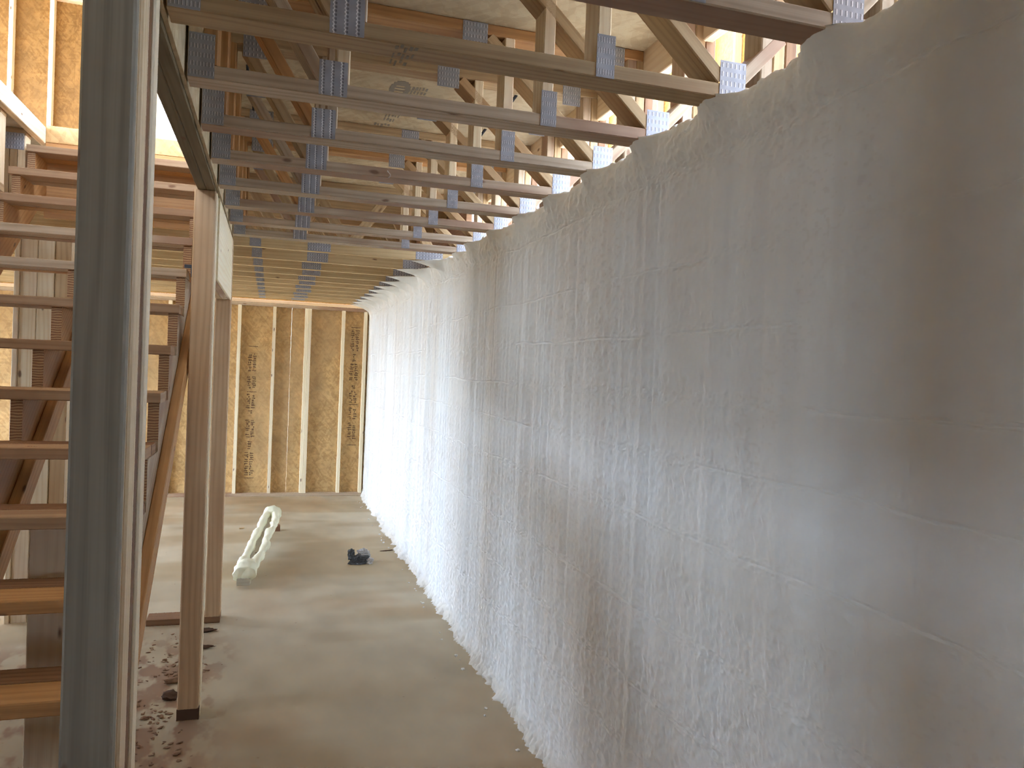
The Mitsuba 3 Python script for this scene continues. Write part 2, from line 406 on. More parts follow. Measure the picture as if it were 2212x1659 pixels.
# far wall
FW = structure('wall_far', None, 'framed end wall with pale studs over orange-brown strand board')
edges = [-4.5, -3.46, -2.24, -1.0, 0.22, 1.46]
for a, b in zip(edges[:-1], edges[1:]):
    put('strand_board', box((a + 0.0003, YF + 0.089, 0.0), (b - 0.0003, YF + 0.102, 2.52), 'osb_wall', axis=2, c=0.0004), FW)
put('bottom_plate', box((-4.5, YF - 0.002, 0.0), (1.30, YF + 0.088, 0.038), 'wood_pink'), FW)
put('top_plate', box((-4.5, YF - 0.002, 2.274), (1.30, YF + 0.088, 2.312), 'wood_pink'), FW)
put('top_plate', box((-4.5, YF - 0.002, 2.3125), (1.30, YF + 0.088, 2.3505), 'wood_pale'), FW)
for x in [-4.3, -3.9, -3.48, -2.38, -1.96, -1.53, -1.13, -0.77, -0.374, 0.021, 0.392, 0.431, 0.832, 1.10]:
    put('stud', box((x - 0.019, YF, 0.038), (x + 0.019, YF + 0.088, 2.274), 'wood_white'), FW)


def ink_text(x0, z0, z1, words, flip):
    """Illegible stencilled printing running up or down the board: rows of short strokes."""
    q = []
    def stroke(cx, cz, w, h):
        q.append(tbox((cx - w / 2, YF + 0.0885, cz - h / 2), (cx + w / 2, YF + 0.0900, cz + h / 2)))
    L = z1 - z0
    for f0, f1, rows in words:
        if rows == 0:
            stroke(x0 + 0.034, z0 + f0 * L, 0.105, 0.008)
            continue
        for row in range(rows):
            z = z0 + f0 * L
            while z < z0 + f1 * L - 0.012:
                h = rng.uniform(0.014, 0.024)
                cx = x0 + (0.056 * row if rows == 2 else 0.028) + rng.uniform(-0.003, 0.003)
                for k in range(3):
                    if rng.random() < 0.7:
                        if rng.random() < 0.5:
                            stroke(cx + rng.uniform(-0.016, 0.016), z + h / 2, rng.uniform(0.009, 0.016), h)
                        else:
                            stroke(cx + rng.uniform(-0.006, 0.006), z + rng.uniform(0.2, 0.8) * h, rng.uniform(0.026, 0.046), 0.010)
                z += h + 0.007
    return cat(q)


WORDS = [(0.0, 0, 0), (0.02, 0.20, 2), (0.22, 0.29, 1), (0.31, 0.45, 2), (0.49, 0.52, 1), (0.53, 0.64, 2), (0.655, 0, 0), (0.68, 0.78, 2), (0.81, 0.95, 2), (1.0, 0, 0)]
put('printed_marks', mesh(ink_text(-0.245, 0.21, 1.79, WORDS, False), 'ink_brown'), FW, label='faded dark stencilled print running down the board')
put('printed_marks', mesh(ink_text(0.955, 0.62, 2.08, [(1 - b if r else 1 - a, 1 - a, r) for a, b, r in WORDS], True), 'ink_brown'), FW, label='faded dark stencilled print running down the board')

# upper gable wall, seen through the stair well
GW = structure('wall_gable', None, 'sunny upper end wall of studs and strand board')
for a, b in ((-4.5, -3.4), (-3.4, -2.2), (-2.2, -1.33)):
    put('strand_board', box((a + 0.0003, YF + 0.089, 2.85), (b - 0.0003, YF + 0.102, 5.61), 'osb_sunny', axis=2, c=0.0004), GW)
put('strand_board', box((0.6, YF + 0.09, 2.86), (1.5, YF + 0.102, 5.6), 'osb_sunny', axis=2, c=0.001), GW)
put('strand_board', box((-1.33, YF + 0.09, 2.86), (0.6, YF + 0.102, 3.5), 'osb_sunny', axis=2, c=0.001), GW)
for x in (-4.3, -3.96, -3.58, -3.20, -2.807, -2.419, -2.03, -1.64, -1.345, 0.62, 1.0, 1.4):
    put('stud', box((x - 0.022, YF, 2.89), (x + 0.022, YF + 0.088, 5.5), 'wood_white'), GW)
put('bottom_plate', box((-4.5, YF, 2.852), (1.5, YF + 0.088, 2.89), 'wood_pale'), GW)
put('top_plate', box((-4.5, YF, 5.5), (1.5, YF + 0.088, 5.54), 'wood_pale'), GW)
put('window_sill', box((-1.32, YF, 3.46), (0.60, YF + 0.088, 3.50), 'wood_pale'), GW)

# roof over the upper floor
RF = structure('roof', None, 'strand board roof deck')
for a in np.arange(-4.2, 10.0, 1.22):
    put('strand_board', box((-4.8, a, 5.60), (1.35, a + 1.216, 5.615), 'osb_deck', c=0.001), RF)

# left and back walls of the lower floor, the nearer windows added to steer daylight
LW = structure('wall_left', None, 'framed outer wall with large openings, the nearer window added for light')


def wall_x(parent, x, spans, mat='osb_wall'):
    for y0, y1, z0, z1 in spans:
        put('strand_board', box((x - 0.112, y0, z0), (x - 0.10, y1, z1), mat, axis=2, c=0.001), parent)
        if y1 < 4.0:
            put('bounce_foam', box((x - 0.0995, y0, z0), (x - 0.005, y1, z1), 'foam_flat', axis=2, c=0.01), parent, label='off-white foam added to bounce neutral light')  # white foam added on unseen walls to bounce neutral light


wall_x(LW, -4.3, [(-4.0, -2.4, 0, 2.82), (-2.4, -0.6, 0, 2.82), (-0.6, 1.6, 0, 2.82), (1.6, 2.7, 0, 2.82), (2.7, 3.8, 0, 1.2), (2.7, 3.8, 2.25, 2.82), (3.8, 5.3, 0, 2.82), (5.3, 5.5, 0, 2.82), (5.5, 8.4, 2.2, 2.82), (8.4, YF + 0.1, 0, 2.82)])
for y in (4.05, 4.4, 4.8, 5.28, 5.48, 8.42, 9.0, 9.4):
    put('stud', box((-4.398, y - 0.019, 0.038), (-4.31, y + 0.019, 2.30), 'wood_pale'), LW)
put('top_plate', box((-4.398, -4.0, 2.30), (-4.31, YF, 2.338), 'wood_pale'), LW)
put('header', box((-4.398, 5.5, 2.21), (-4.31, 8.4, 2.299), 'wood_tan'), LW)
BW = structure('wall_back', None, 'wall behind the camera with pale bounce foam and an added window')
for x0, x1, z0, z1 in ((-4.4, -1.2, 0, 2.82), (-1.2, -0.5, 0, 1.2), (-1.2, -0.5, 2.0, 2.82), (-0.5, 1.5, 0, 2.82)):
    put('strand_board', box((x0, -4.12, z0), (x1, -4.10, z1), 'osb_wall', axis=2, c=0.001), BW)
    put('bounce_foam', box((x0, -4.0995, z0), (x1, -4.0, z1), 'foam_flat', axis=2, c=0.01), BW, label='off-white foam added to bounce neutral light')

PW = structure('wall_added_partition', None, 'added board partition far left beyond the stair, gating daylight')  # added partition, placed to gate daylight reaching the near foam
for x0, x1 in ((-4.29, -3.68), (-3.679, -2.5)):
    put('strand_board', box((x0, 5.300, 0.0), (x1, 5.312, H + 0.05), 'osb_wall', axis=2, c=0.001), PW)
for x in (-4.0, -3.6, -3.2, -2.8, -2.52):
    put('stud', box((x - 0.019, 5.211, 0.0), (x + 0.019, 5.299, H + 0.05), 'wood_tan'), PW)

# upper floor deck: sheets of strand board, with the stair well left open
CE = structure('ceiling', None, 'underside of the upper floor sheathing')


def deck(x0, x1, y0, y1, n=0):
    put('strand_board', box((x0 + 0.0003, y0 + 0.0003, DECK), (x1 - 0.0003, y1 - 0.0003, DECK + 0.018), 'osb_deck', c=0.0004), CE)


for y0, y1 in ((-4.1, -2.9), (-2.9, -1.68), (-1.68, -0.46), (-0.46, 0.76), (0.76, 1.98), (1.98, 3.20), (3.20, 4.42), (4.42, 5.64), (5.64, 6.86), (6.86, 8.08), (8.08, 9.74)):
    deck(-0.345, 1.30, y0, y1)
    deck(-4.5, -1.32, y0, y1)
    if y1 < 1.0 or y0 > 5.0:
        deck(-1.32, -0.345, y0, y1)
deck(-1.32, -0.345, 0.76, 1.05)
deck(-1.32, -0.345, 5.11, 5.64)
put('trim_1', box((1.3005, -0.4, 2.70), (1.338, 5.25, 2.8465), 'wood_pale'), None, kind='structure', label='ribbon board along the open truss ends')
stamp = []


def stamp_at(x, y, z, s, blob=True):
    """A blurred ink stamp on a surface facing down: a ring-like emblem and rows of strokes."""
    q = []
    bar = lambda x0, y0, x1, y1: q.append(tbox((x0, y0, z - 0.0012), (x1, y1, z - 0.0002)))
    if blob:
        for k in range(16):
            a = k * math.pi / 8
            cx, cy = x + 0.034 * s * math.cos(a), y + 0.085 * s * math.sin(a)
            bar(cx - 0.011 * s, cy - 0.018 * s, cx + 0.011 * s, cy + 0.018 * s)
        for k in range(4):
            bar(x - 0.022 * s, y - 0.06 * s + 0.034 * k * s, x + 0.02 * s, y - 0.044 * s + 0.034 * k * s)
    for k in range(14):
        a, b = x + (0.05 + 0.015 * (k % 5)) * s, y + (k // 5 - 1) * 0.06 * s + rng.uniform(-0.008, 0.008)
        bar(a, b, a + rng.uniform(0.005, 0.011) * s, b + rng.uniform(0.02, 0.045) * s)
    return cat(q)


put('printed_marks', mesh(stamp_at(0.50, 3.44, DECK, 1.0), 'ink_grey'), CE, label='round grey ink stamp with small print on the sheathing')
put('printed_marks', mesh(stamp_at(0.44, 3.80, DECK, 1.0, False), 'ink_grey'), CE, label='rows of faint grey print on the sheathing')
put('printed_marks', mesh(stamp_at(0.40, 4.02, DECK, 1.1, False), 'ink_grey'), CE, label='rows of faint grey print on the sheathing')

# side wall of the upper floor on the right: unseen, boarded to limit daylight
UW = structure('wall_upper_right', None, 'unseen stud wall of the upper floor, boarded to limit daylight')
for y in np.arange(-3.8, 9.6, 0.61):
    put('stud', box((1.22, y, 2.885), (1.30, y + 0.038, 5.5), 'wood_pale'), UW)
put('bottom_plate', box((1.21, -4.0, 2.8475), (1.30, 9.6, 2.885), 'wood_pale'), UW)
put('top_plate', box((1.21, -4.0, 5.5), (1.30, 9.6, 5.58), 'wood_pale'), UW)
for y0, y1 in ((-4.0, -2.4), (-2.4, -0.6), (-0.6, 1.2), (1.2, 2.6), (2.6, 3.3), (4.9, 6.4), (6.4, 7.8), (7.8, 9.7)):
    put('strand_board', box((1.3005, y0 + 0.0003, 2.848), (1.312, y1 - 0.0003, 5.58), 'osb_sunny', axis=2, c=0.0004), UW)
# rim that closes the far part of the right-hand side
put('trim_2', box((1.26, 5.26, 2.385), (1.30, YF, DECK - 0.002), 'wood_brown'), None, kind='structure', label='solid rim board closing the far truss bays')

# added wall and roof outside on the right, unseen, blocking low sky
PO = structure('wall_sky_blocker', None, 'added board wall outside on the right, blocking low sky light')
for a in (-4.0, -2.78, -1.56, -0.34):
    put('strand_board', box((2.3, a, -0.16), (2.312, a + 1.2195, 3.3), 'osb_wall', axis=2, c=0.0004), PO)
    put('roof_board', box((1.3125, a, 3.302), (2.5, a + 1.2195, 3.318), 'osb_deck', axis=1, c=0.0004), PO)

# neighbouring garage wall outside, in full daylight
NW = structure('wall_garage', None, 'daylit strand board wall of the garage outside')
for a in np.arange(5.2, 13.0, 1.22):
    put('strand_board', box((5.0, a, -0.16), (5.012, a + 1.216, 6.2), 'osb_garage', axis=2, c=0.001), NW)
for y in np.arange(5.3, 13.2, 0.61):
    put('stud', box((4.90, y, -0.16), (4.995, y + 0.04, 6.2), 'wood_tan'), NW)

# ------------------------------------------------------------------ open-web floor trusses
ORD = ['nearest', 'second', 'third', 'fourth', 'fifth', 'sixth', 'seventh', 'eighth', 'ninth', 'tenth', 'eleventh', 'twelfth']


def web(x0, z0, x1, z1, y, mat, parent, name='web'):
    put(name, board((x0, y + 0.0445, z0), (x1, y + 0.0445, z1), 0.089, 0.037, (0, 1, 0), mat), parent)


PINKS = ['wood_pink', 'wood_pink', 'wood_tan', 'wood_pink', 'wood_pale', 'wood_pink']
for i, y in enumerate(TY):
    if i == 0:
        lab = 'ceiling truss just above the camera, its end showing at the top right corner'
    else:
        lab = f'open-web ceiling truss, {ORD[i]} from the camera' if i < len(TY) - 1 else 'open-web ceiling truss farthest from the camera, last before the closely set edge-on chords'
        if i == 1:
            lab = 'nearest open-web ceiling truss whose end meets the foam at the top right'
    t = thing('floor_truss', lab, 'truss', 'open-web trusses under the upper floor')
    z = H
    put('bottom_chord', box((-0.240, y, z), (1.40, y + 0.089, z + 0.038), 'wood_tan' if i == 2 else 'wood_pink'), t)
    put('top_chord', box((-0.240, y, DECK - 0.039), (1.298, y + 0.089, DECK - 0.001), ('wood_orange', 'wood_tan')[i % 2]), t)
    for k in (0, 1):
        put('end_post', box((-0.2395 + 0.0385 * k, y, z + 0.0385), (-0.202 + 0.0385 * k, y + 0.089, DECK - 0.0395), ('wood_pale', 'wood_orange')[k]), t)
    web(-0.13, DECK - 0.045, 0.112, z + 0.045, y, ('wood_pink', 'wood_orange', 'wood_tan')[i % 3], t)
    put('upright', box((0.147, y, z + 0.0385), (0.184, y + 0.089, DECK - 0.0395), PINKS[(i + 1) % 6]), t)
    put('upright', box((0.756, y, z + 0.0385), (0.793, y + 0.089, DECK - 0.0395), 'wood_pale'), t)
    web(0.70, DECK - 0.045, 1.118, z + 0.050, y, 'wood_tan', t)
    web(1.165, z + 0.045, 1.300, z + 0.185, y + 0.001, 'wood_pink', t)
    for k in range(3):
        put('end_post', box((1.236 + 0.038 * k, y + 0.002, z + 0.0385), (1.2725 + 0.038 * k, y + 0.087, DECK - 0.0395), ('wood_pink', 'wood_tan', 'wood_brown')[k]), t)
    for (x0, x1, z0, z1, r, c) in ((-0.238, -0.172, z + 0.001, z + 0.118, 5, 8), (0.100, 0.178, z + 0.001, z + 0.098, 11, 3), (0.755, 0.805, z + 0.001, z + 0.108, 4, 7), (1.110, 1.188, z + 0.003, z + 0.098, 4, 6),
                                   (-0.14, -0.03, DECK - 0.085, DECK - 0.003, 4, 8), (0.60, 0.69, DECK - 0.085, DECK - 0.003, 4, 8), (1.14, 1.22, DECK - 0.085, DECK - 0.003, 4, 8)):
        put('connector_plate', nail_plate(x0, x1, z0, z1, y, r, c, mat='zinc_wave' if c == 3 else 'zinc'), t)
    if i == 2:
        put('printed_marks', mesh(stamp_at(0.215, y + 0.05, z, 0.75, False), 'ink_grey'), t, label='small dark grade stamp under the chord')

# trusses on the left of the stair well
for i, y in enumerate(TY[3:]):
    t = thing('side_truss', f'floor truss left of the stair well, {ORD[i]} of its row counted from the camera', 'truss', 'trusses left of the stair well')
    put('bottom_chord', box((-4.3, y, 2.41), (-1.322, y + 0.089, 2.448), 'wood_tan'), t)
    put('top_chord', box((-4.3, y, DECK - 0.039), (-1.322, y + 0.089, DECK - 0.001), 'wood_tan'), t)
    for k in range(3):
        put('end_post', box((-1.360 - 0.039 * k, y, 2.4485), (-1.323 - 0.039 * k, y + 0.089, DECK - 0.0395), ('wood_pale', 'wood_tan', 'wood_tan')[k]), t)
    web(-1.9, DECK - 0.045, -1.45, 2.46, y, 'wood_orange', t)
    put('connector_plate', nail_plate(-1.44, -1.33, DECK - 0.12, DECK - 0.03, y, 4, 8), t)
    put('connector_plate', nail_plate(-1.43, -1.325, 2.412, 2.47, y, 3, 8), t)

# far trusses: chords set on edge, seen from below as thin pale lines
for i, y in enumerate(RY):
    n = len(RY) - 1 - i
    lab = 'edge-on ceiling truss nearest the camera, just beyond the open-web trusses' if i == 0 else ('edge-on ceiling truss nearest the far wall' if n == 0 else f'edge-on ceiling truss, {ORD[n]} from the far wall')
    t = thing('edge_truss', lab, 'truss', 'edge-on trusses before the far wall')
    put('bottom_chord', box((-4.3, y, H), (1.24, y + 0.038, H + 0.089), 'wood_amber'), t)
    put('top_chord', box((-4.3, y, DECK - 0.090), (1.255, y + 0.038, DECK - 0.001), 'wood_tan'), t)
    for x0, x1 in ((-0.155, 0.02), (0.27, 0.45), (0.27, 0.08), (0.70, 0.50), (0.86, 1.02), (-0.3, -0.16), (-0.9, -0.6), (-1.5, -1.2)):
        put('web', board((x0, y + 0.019, DECK - 0.095), (x1, y + 0.019, H + 0.095), 0.064, 0.037, (1, 0, 0), 'wood_tan'), t)
    sh = 0.02 * (i % 2)
    for x0, x1 in ((-0.160, -0.090), (0.205 + sh, 0.355 + sh), (0.93, 1.12)):
        put('connector_plate', nail_plate(x0, x1, H + 0.004, H + 0.087, y, 4, 9), t)

# ------------------------------------------------------------------ beam, header, posts
B = thing('support_beam', 'dark timber beam running overhead along the stair, on top of the posts', 'beam')
put('ply', box((-0.335, 0.3, H - 0.004), (-0.2975, 5.06, DECK - 0.001), 'wood_dark'), B)
put('ply', box((-0.297, 0.3, H - 0.004), (-0.259, 5.06, DECK - 0.001), 'wood_dark'), B)
put('face_board', box((-0.2585, 0.3, H + 0.006), (-0.2465, 5.06, DECK - 0.001), 'osb_deck', c=0.001), B, label='pale board on the side of the beam')

D = thing('door_header', 'pale boxed header between the second and third posts, under the beam', 'header')
put('face_board', box((-0.2605, 3.815, 1.975), (-0.2485, 5.055, 2.345), 'wood_white', axis=1), D, label='face board whitened to stand for light from the right')  # white wood paints in the light falling on this side face
put('ply', box((-0.336, 3.815, 1.975), (-0.298, 5.055, 2.345), 'wood_tan', axis=1), D)
put('bottom_plate', box((-0.2975, 3.815, 1.975), (-0.261, 5.055, 2.012), 'wood_pink'), D)


def post(label, y0, plies, x0, x1, top, mats, cat_='post'):
    t = thing('built_up_post', label, cat_)
    y = y0
    for k, (th, m) in enumerate(zip(plies, mats)):
        dx = (0.0, -0.005, 0.0, -0.003, 0.002)[k] if len(plies) == 5 else rng.uniform(-0.0025, 0.0025)
        put('ply', box((x0 + dx, y, 0.0), (x1 + dx, y + th - (0.004 if len(plies) == 5 else 0.0012), top - 0.001 * k), m, c=0.0045), t)
        y += th
    return t


post('wide weathered grey built-up post at the front left with pale plies on its side, the last whitened for light', 1.512, [0.040, 0.036, 0.076, 0.056, 0.060], -0.3325, -0.2475, H - 0.006,
     ['wood_grey', 'wood_pale', 'wood_pale', 'wood_brown', 'wood_white'])  # last ply whitened to paint in light from the right
post('brown built-up post in the middle, standing free on the slab right of the stair', 3.668, [0.038, 0.038, 0.070], -0.345, -0.256, H - 0.006, ['wood_post', 'wood_white', 'wood_white'])  # rear plies white, painting light onto the right side
put('dark_base', box((-0.347, 3.6665, 0.0), (-0.2545, 3.70, 0.052), 'bark', axis=0), 'built_up_post_001', label='dark foot of the post')  # darker band across the foot of the post
p3 = thing('built_up_post', 'farther brown post under the end of the pale header', 'post')
put('ply', box((-0.335, 5.062, 0.038), (-0.2475, 5.100, 2.345), 'wood_post'), p3)
put('ply', box((-0.335, 5.101, 0.038), (-0.2475, 5.139, 2.345), 'wood_pale'), p3)
put('trimmer', box((-0.3345, 5.018, 0.038), (-0.248, 5.056, 1.974), 'wood_post'), p3)
put('trim_3', box((-0.66, 5.012, 0.0), (-0.247, 5.150, 0.038), 'wood_brown'), None, kind='structure', label='dark bottom plate on the slab below the far post')

# wall below the stair head: corner posts
c1 = thing('corner_post', 'pale corner post of doubled studs behind the left half of the stair', 'post')
for x0, x1, y0, y1, m in ((-1.452, -1.425, 5.20, 5.288, 'wood_pale'), (-1.424, -1.336, 5.215, 5.252, 'wood_pale'), (-1.335, -1.247, 5.215, 5.252, 'wood_pale'), (-1.246, -1.158, 5.222, 5.259, 'wood_tan'), (-1.157, -1.130, 5.20, 5.288, 'wood_pale')):
    put('stud', box((x0, y0, 0.0), (x1 - 0.001, y1, H - 0.003), m), c1)

# stair well edges
S = structure('trim_4', box((-1.318, 0.8, 2.806), (-1.280, 5.155, 2.902), 'wood_pale'), 'pale edge board along the left of the stair well')
structure('trim_5', box((-1.278, 5.075, 2.815), (-0.347, 5.108, 2.912), 'osb_wall', axis=0), 'mottled strand board edge at the stair head')
structure('trim_6', box((-1.278, 5.075, H + 0.03), (-0.347, 5.110, 2.813), 'wood_orange', axis=0), 'orange rim board under the stair head')

# ------------------------------------------------------------------ staircase
ST = thing('staircase', 'rough open-riser wooden staircase climbing away behind the grey post', 'staircase')
SX0, SX1 = -1.31, -0.385
KS = range(-3, 12)


def stringer(x0, x1):
    top, Z0 = [], S_Z0 - 0.0385
    k0, k1 = KS[0], KS[-1]
    top.append((S_Y0 + k0 * S_RUN + 0.022, 0.0))
    for k in KS:
        yk = S_Y0 + k * S_RUN + 0.022
        top.append((yk, Z0 + k * S_RISE))
        top.append((yk + S_RUN, Z0 + k * S_RISE))
    yl = S_Y0 + k1 * S_RUN + 0.022 + S_RUN
    slope = S_RISE / S_RUN
    off = 0.350                                   # depth left under the notches, measured straight down
    def low(y):
        return Z0 + (y - (S_Y0 + 0.022)) * slope - S_RISE * 0 - off - 0.0
    pts = list(top)
    pts.append((yl, low(yl) - 0.0))
    y_floor = S_Y0 + 0.022 + (off - Z0) / slope
    pts.append((max(y_floor, pts[0][0] + 0.05), 0.0))
    from shapely.geometry import Polygon
    poly = Polygon(pts).buffer(0)
    m = trimesh.creation.extrude_polygon(poly, x1 - x0, engine='earcut')
    v = np.array(m.vertices)
    m.vertices = np.c_[v[:, 2] + x0, v[:, 0], v[:, 1]]
    m.fix_normals()
    m.unmerge_vertices()
    n = m.vertex_normals
    v = np.array(m.vertices)
    # grain runs along the slope
    a = np.array([S_RUN, S_RISE]) / math.hypot(S_RUN, S_RISE)
    U = np.c_[v[:, 1] * a[0] + v[:, 2] * a[1], -v[:, 1] * a[1] + v[:, 2] * a[0] + v[:, 0]] + [rng.uniform(0, 300), rng.uniform(0, 30)]
    return mikit.ply(m, 'wood_orange' if x0 < -0.5 else 'wood_pink', uv=U), m


def raked(x0, x1, drop, w, mat):
    """A 2x4 nailed along the side of a stringer."""
    a = np.array([0, S_RUN, S_RISE]) / math.hypot(S_RUN, S_RISE)
    nrm = np.array([0, -a[2], a[1]])
    k0, k1 = -1.2, 11.0
    P = []
    for k in (k0, k1):
        P.append(np.array([(x0 + x1) / 2, S_Y0 + 0.022 + k * S_RUN, S_Z0 - 0.0385 + k * S_RISE]) - nrm * drop)
    return board(P[0], P[1], w, x1 - x0, nrm, mat)


for x0, x1 in ((SX0 + 0.005, SX0 + 0.043), (-0.87, -0.832), (SX1 - 0.043, SX1 - 0.005)):
    sh, _ = stringer(x0, x1)
    s = put('stringer', sh, ST)
    # end grain shows on the riser cuts
    for k in KS:
        if k < 0:
            continue
        y = S_Y0 + k * S_RUN + 0.0212
        zt = S_Z0 - 0.0385 + k * S_RISE
        V = np.array([(x0, y, zt - S_RISE + 0.038), (x1, y, zt - S_RISE + 0.038), (x1, y, zt - 0.001), (x0, y, zt - 0.001),
                      (x0, y + 0.0015, zt - S_RISE + 0.038), (x1, y + 0.0015, zt - S_RISE + 0.038), (x1, y + 0.0015, zt - 0.001), (x0, y + 0.0015, zt - 0.001)])
        F = np.array([[0, 1, 2], [0, 2, 3], [4, 6, 5], [4, 7, 6], [0, 5, 1], [0, 4, 5], [3, 2, 6], [3, 6, 7], [0, 3, 7], [0, 7, 4], [1, 6, 2], [1, 5, 6]])
        put('riser_cut', mikit.ply((V, F), 'end_grain', uv=np.c_[V[:, 0] - x0, V[:, 2] - zt]), s)
put('side_brace', raked(SX1 - 0.0045, SX1 + 0.0325, 0.240, 0.089, 'wood_orange'), ST, label='orange-brown raking board nailed along the right stringer')
put('side_brace', raked(-0.8315, -0.795, 0.240, 0.089, 'wood_orange'), ST)
FRONT = ['wood_tread'] * 3 + ['wood_orange', 'wood_orange', 'wood_tread', 'wood_tread', 'wood_tread', 'wood_tread', 'wood_tread', 'wood_pink', 'wood_pink', 'wood_tread', 'wood_tread', 'wood_tread']
for k in KS:
    y, z = S_Y0 + k * S_RUN, S_Z0 + k * S_RISE
    e = rng.uniform(-0.008, 0.008)
    put('tread_plank', box((SX0 + e, y, z - 0.038), (SX1 + rng.uniform(-0.01, 0.002), y + 0.132, z), FRONT[k + 3]), ST)
    put('tread_plank', box((SX0 + 0.01 + e, y + 0.142, z - 0.038), (SX1 + rng.uniform(-0.012, -0.002), y + 0.244, z - 0.001), 'wood_brown' if k < 4 else ('wood_tread', 'wood_orange')[k % 2]), ST)
put('support_leg', box((-0.69, 2.695, 0.0), (-0.452, 2.733, S_Z0 + 2 * S_RISE - 0.039), 'wood_pale'), ST, label='wide upright board under the lower treads')

# ------------------------------------------------------------------ things on the floor


def lumpy_tube(pts, rad, seed, amp, flat=1.0, sides=18):
    pts = np.array(pts, float)
    n = len(pts)
    t = np.gradient(pts, axis=0)
    t /= np.linalg.norm(t, axis=1, keepdims=True)
    side = np.cross(t, [0, 0, 1.0])
    side /= np.linalg.norm(side, axis=1, keepdims=True)
    up = np.cross(side, t)
    th = np.arange(sides) * 2 * np.pi / sides
    V = pts[:, None] + rad[:, None, None] * (np.cos(th)[None, :, None] * side[:, None] + flat * np.sin(th)[None, :, None] * up[:, None])
    d = V - pts[:, None]
    k = 1 + amp * (meshkit.fbm(V * 24, 4, seed) - 0.5) * 2 + amp * 0.4 * (meshkit.noise(V * 70, seed + 5) - 0.5)
    V = (pts[:, None] + d * k[..., None]).reshape(-1, 3)
    i, j = np.meshgrid(np.arange(n - 1), np.arange(sides), indexing='ij')
    q = np.stack([i * sides + j, i * sides + (j + 1) % sides, (i + 1) * sides + (j + 1) % sides, (i + 1) * sides + j], -1).reshape(-1, 4)
    F = np.vstack([q[:, [0, 1, 2]], q[:, [0, 2, 3]]])
    V = np.vstack([V, pts[:1], pts[-1:]])
    a = np.arange(sides)
    F = np.vstack([F, np.stack([a * 0 + len(V) - 2, (a + 1) % sides, a], 1), np.stack([a * 0 + len(V) - 1, (n - 1) * sides + a, (n - 1) * sides + (a + 1) % sides], 1)])
    V[:, 2] = np.maximum(V[:, 2], 0.002)
    return trimesh.Trimesh(V, oriented(V, F), process=False)


FS = thing('foam_covered_board', 'long lumber offcut crusted with pale yellow-white foam lying on the slab', 'foam offcut')
A0, A1 = np.array([-0.135, 5.74, 0.05]), np.array([0.065, 7.78, 0.13])
ss = np.linspace(0, 1, 80)[:, None]
ctr = A0 + (A1 - A0) * ss
dirn = (A1 - A0) / np.linalg.norm(A1 - A0)
sd = np.cross(dirn, [0, 0, 1])
sd /= np.linalg.norm(sd)
put('board', board(A0 - dirn * 0.012, A1, 0.089, 0.05, sd, 'wood_crusted'), FS, label='greyish board showing between the foam ropes')
s1 = ss[:, 0]
endb = np.exp(-(s1 / 0.13) ** 2) + np.exp(-((1 - s1) / 0.10) ** 2)
gap = 0.052 - 0.02 * endb
for sgn, sed in ((-1, 21), (1, 33)):
    wob = (0.008 * np.sin(s1 * 17 + sed) + 0.005 * np.sin(s1 * 43 + sed * 2)) * (1 - endb * 0.5)
    P = ctr + sd * (sgn * gap + (wob if sgn > 0 else wob * 0.4))[:, None] + np.array([0, 0, 1]) * (0.035 + 0.012 * endb)[:, None]
    put('foam_rope', mesh(lumpy_tube(P, 0.031 + 0.012 * endb + 0.004 * np.sin(s1 * 31 + sed), sed, 0.38, 0.95), 'foam_scrap', smooth=True), FS)
capn = ss[:14]
P = A0 + (A1 - A0) * (0.004 + 0.13 * capn / capn[-1]) + np.array([0, 0, 0.058])
put('foam_end', mesh(lumpy_tube(P, 0.070 * np.sin(np.linspace(0.75, 2.9, 14)) ** 0.7 + 0.004, 51, 0.3, 0.8), 'foam_scrap', smooth=True), FS)
P = A0 + (A1 - A0) * (0.93 + 0.085 * capn / capn[-1]) + np.array([0, 0, 0.035])
put('foam_end', mesh(lumpy_tube(P, 0.078 * np.sin(np.linspace(0.4, 2.95, 14)) ** 0.8 + 0.004, 61, 0.28, 0.9), 'foam_scrap', smooth=True), FS)
put('prop_block', box((0.075, 7.66, 0.0), (0.135, 7.75, 0.05), 'wood_brown'), FS, label='small brown block under the far end')


def crumple(center, size, seed, amp):
    m = trimesh.creation.icosphere(subdivisions=4)
    v = np.array(m.vertices)
    d = meshkit.fbm(v * 1.6 + seed, 3, seed) - 0.5
    r = np.abs(meshkit.noise(v * 4.2 + seed, seed + 3) - 0.5) + np.abs(meshkit.noise(v * 8.5 + seed, seed + 4) - 0.5) * 0.5
    v = v * (1 + amp * d[:, None] * 2 - amp * r[:, None])
    v = v * np.array(size) + np.array(center)
    v[:, 2] = np.maximum(v[:, 2], 0.001)
    return trimesh.Trimesh(v, m.faces, process=False)


WR = thing('plastic_wrapper', 'crumpled black and clear plastic wrapper on the slab near the foamed wall', 'wrapper')
put('black_film', mesh(cat([crumple((0.735, 6.33, 0.028), (0.085, 0.045, 0.045), 3, 0.55), crumple((0.672, 6.35, 0.072), (0.030, 0.032, 0.052), 9, 0.6)]), 'black_film'), WR)
put('clear_film', mesh(cat([crumple((0.775, 6.40, 0.055), (0.062, 0.030, 0.055), 14, 0.7), crumple((0.815, 6.325, 0.022), (0.035, 0.03, 0.028), 19, 0.6)]), 'clear_film'), WR)


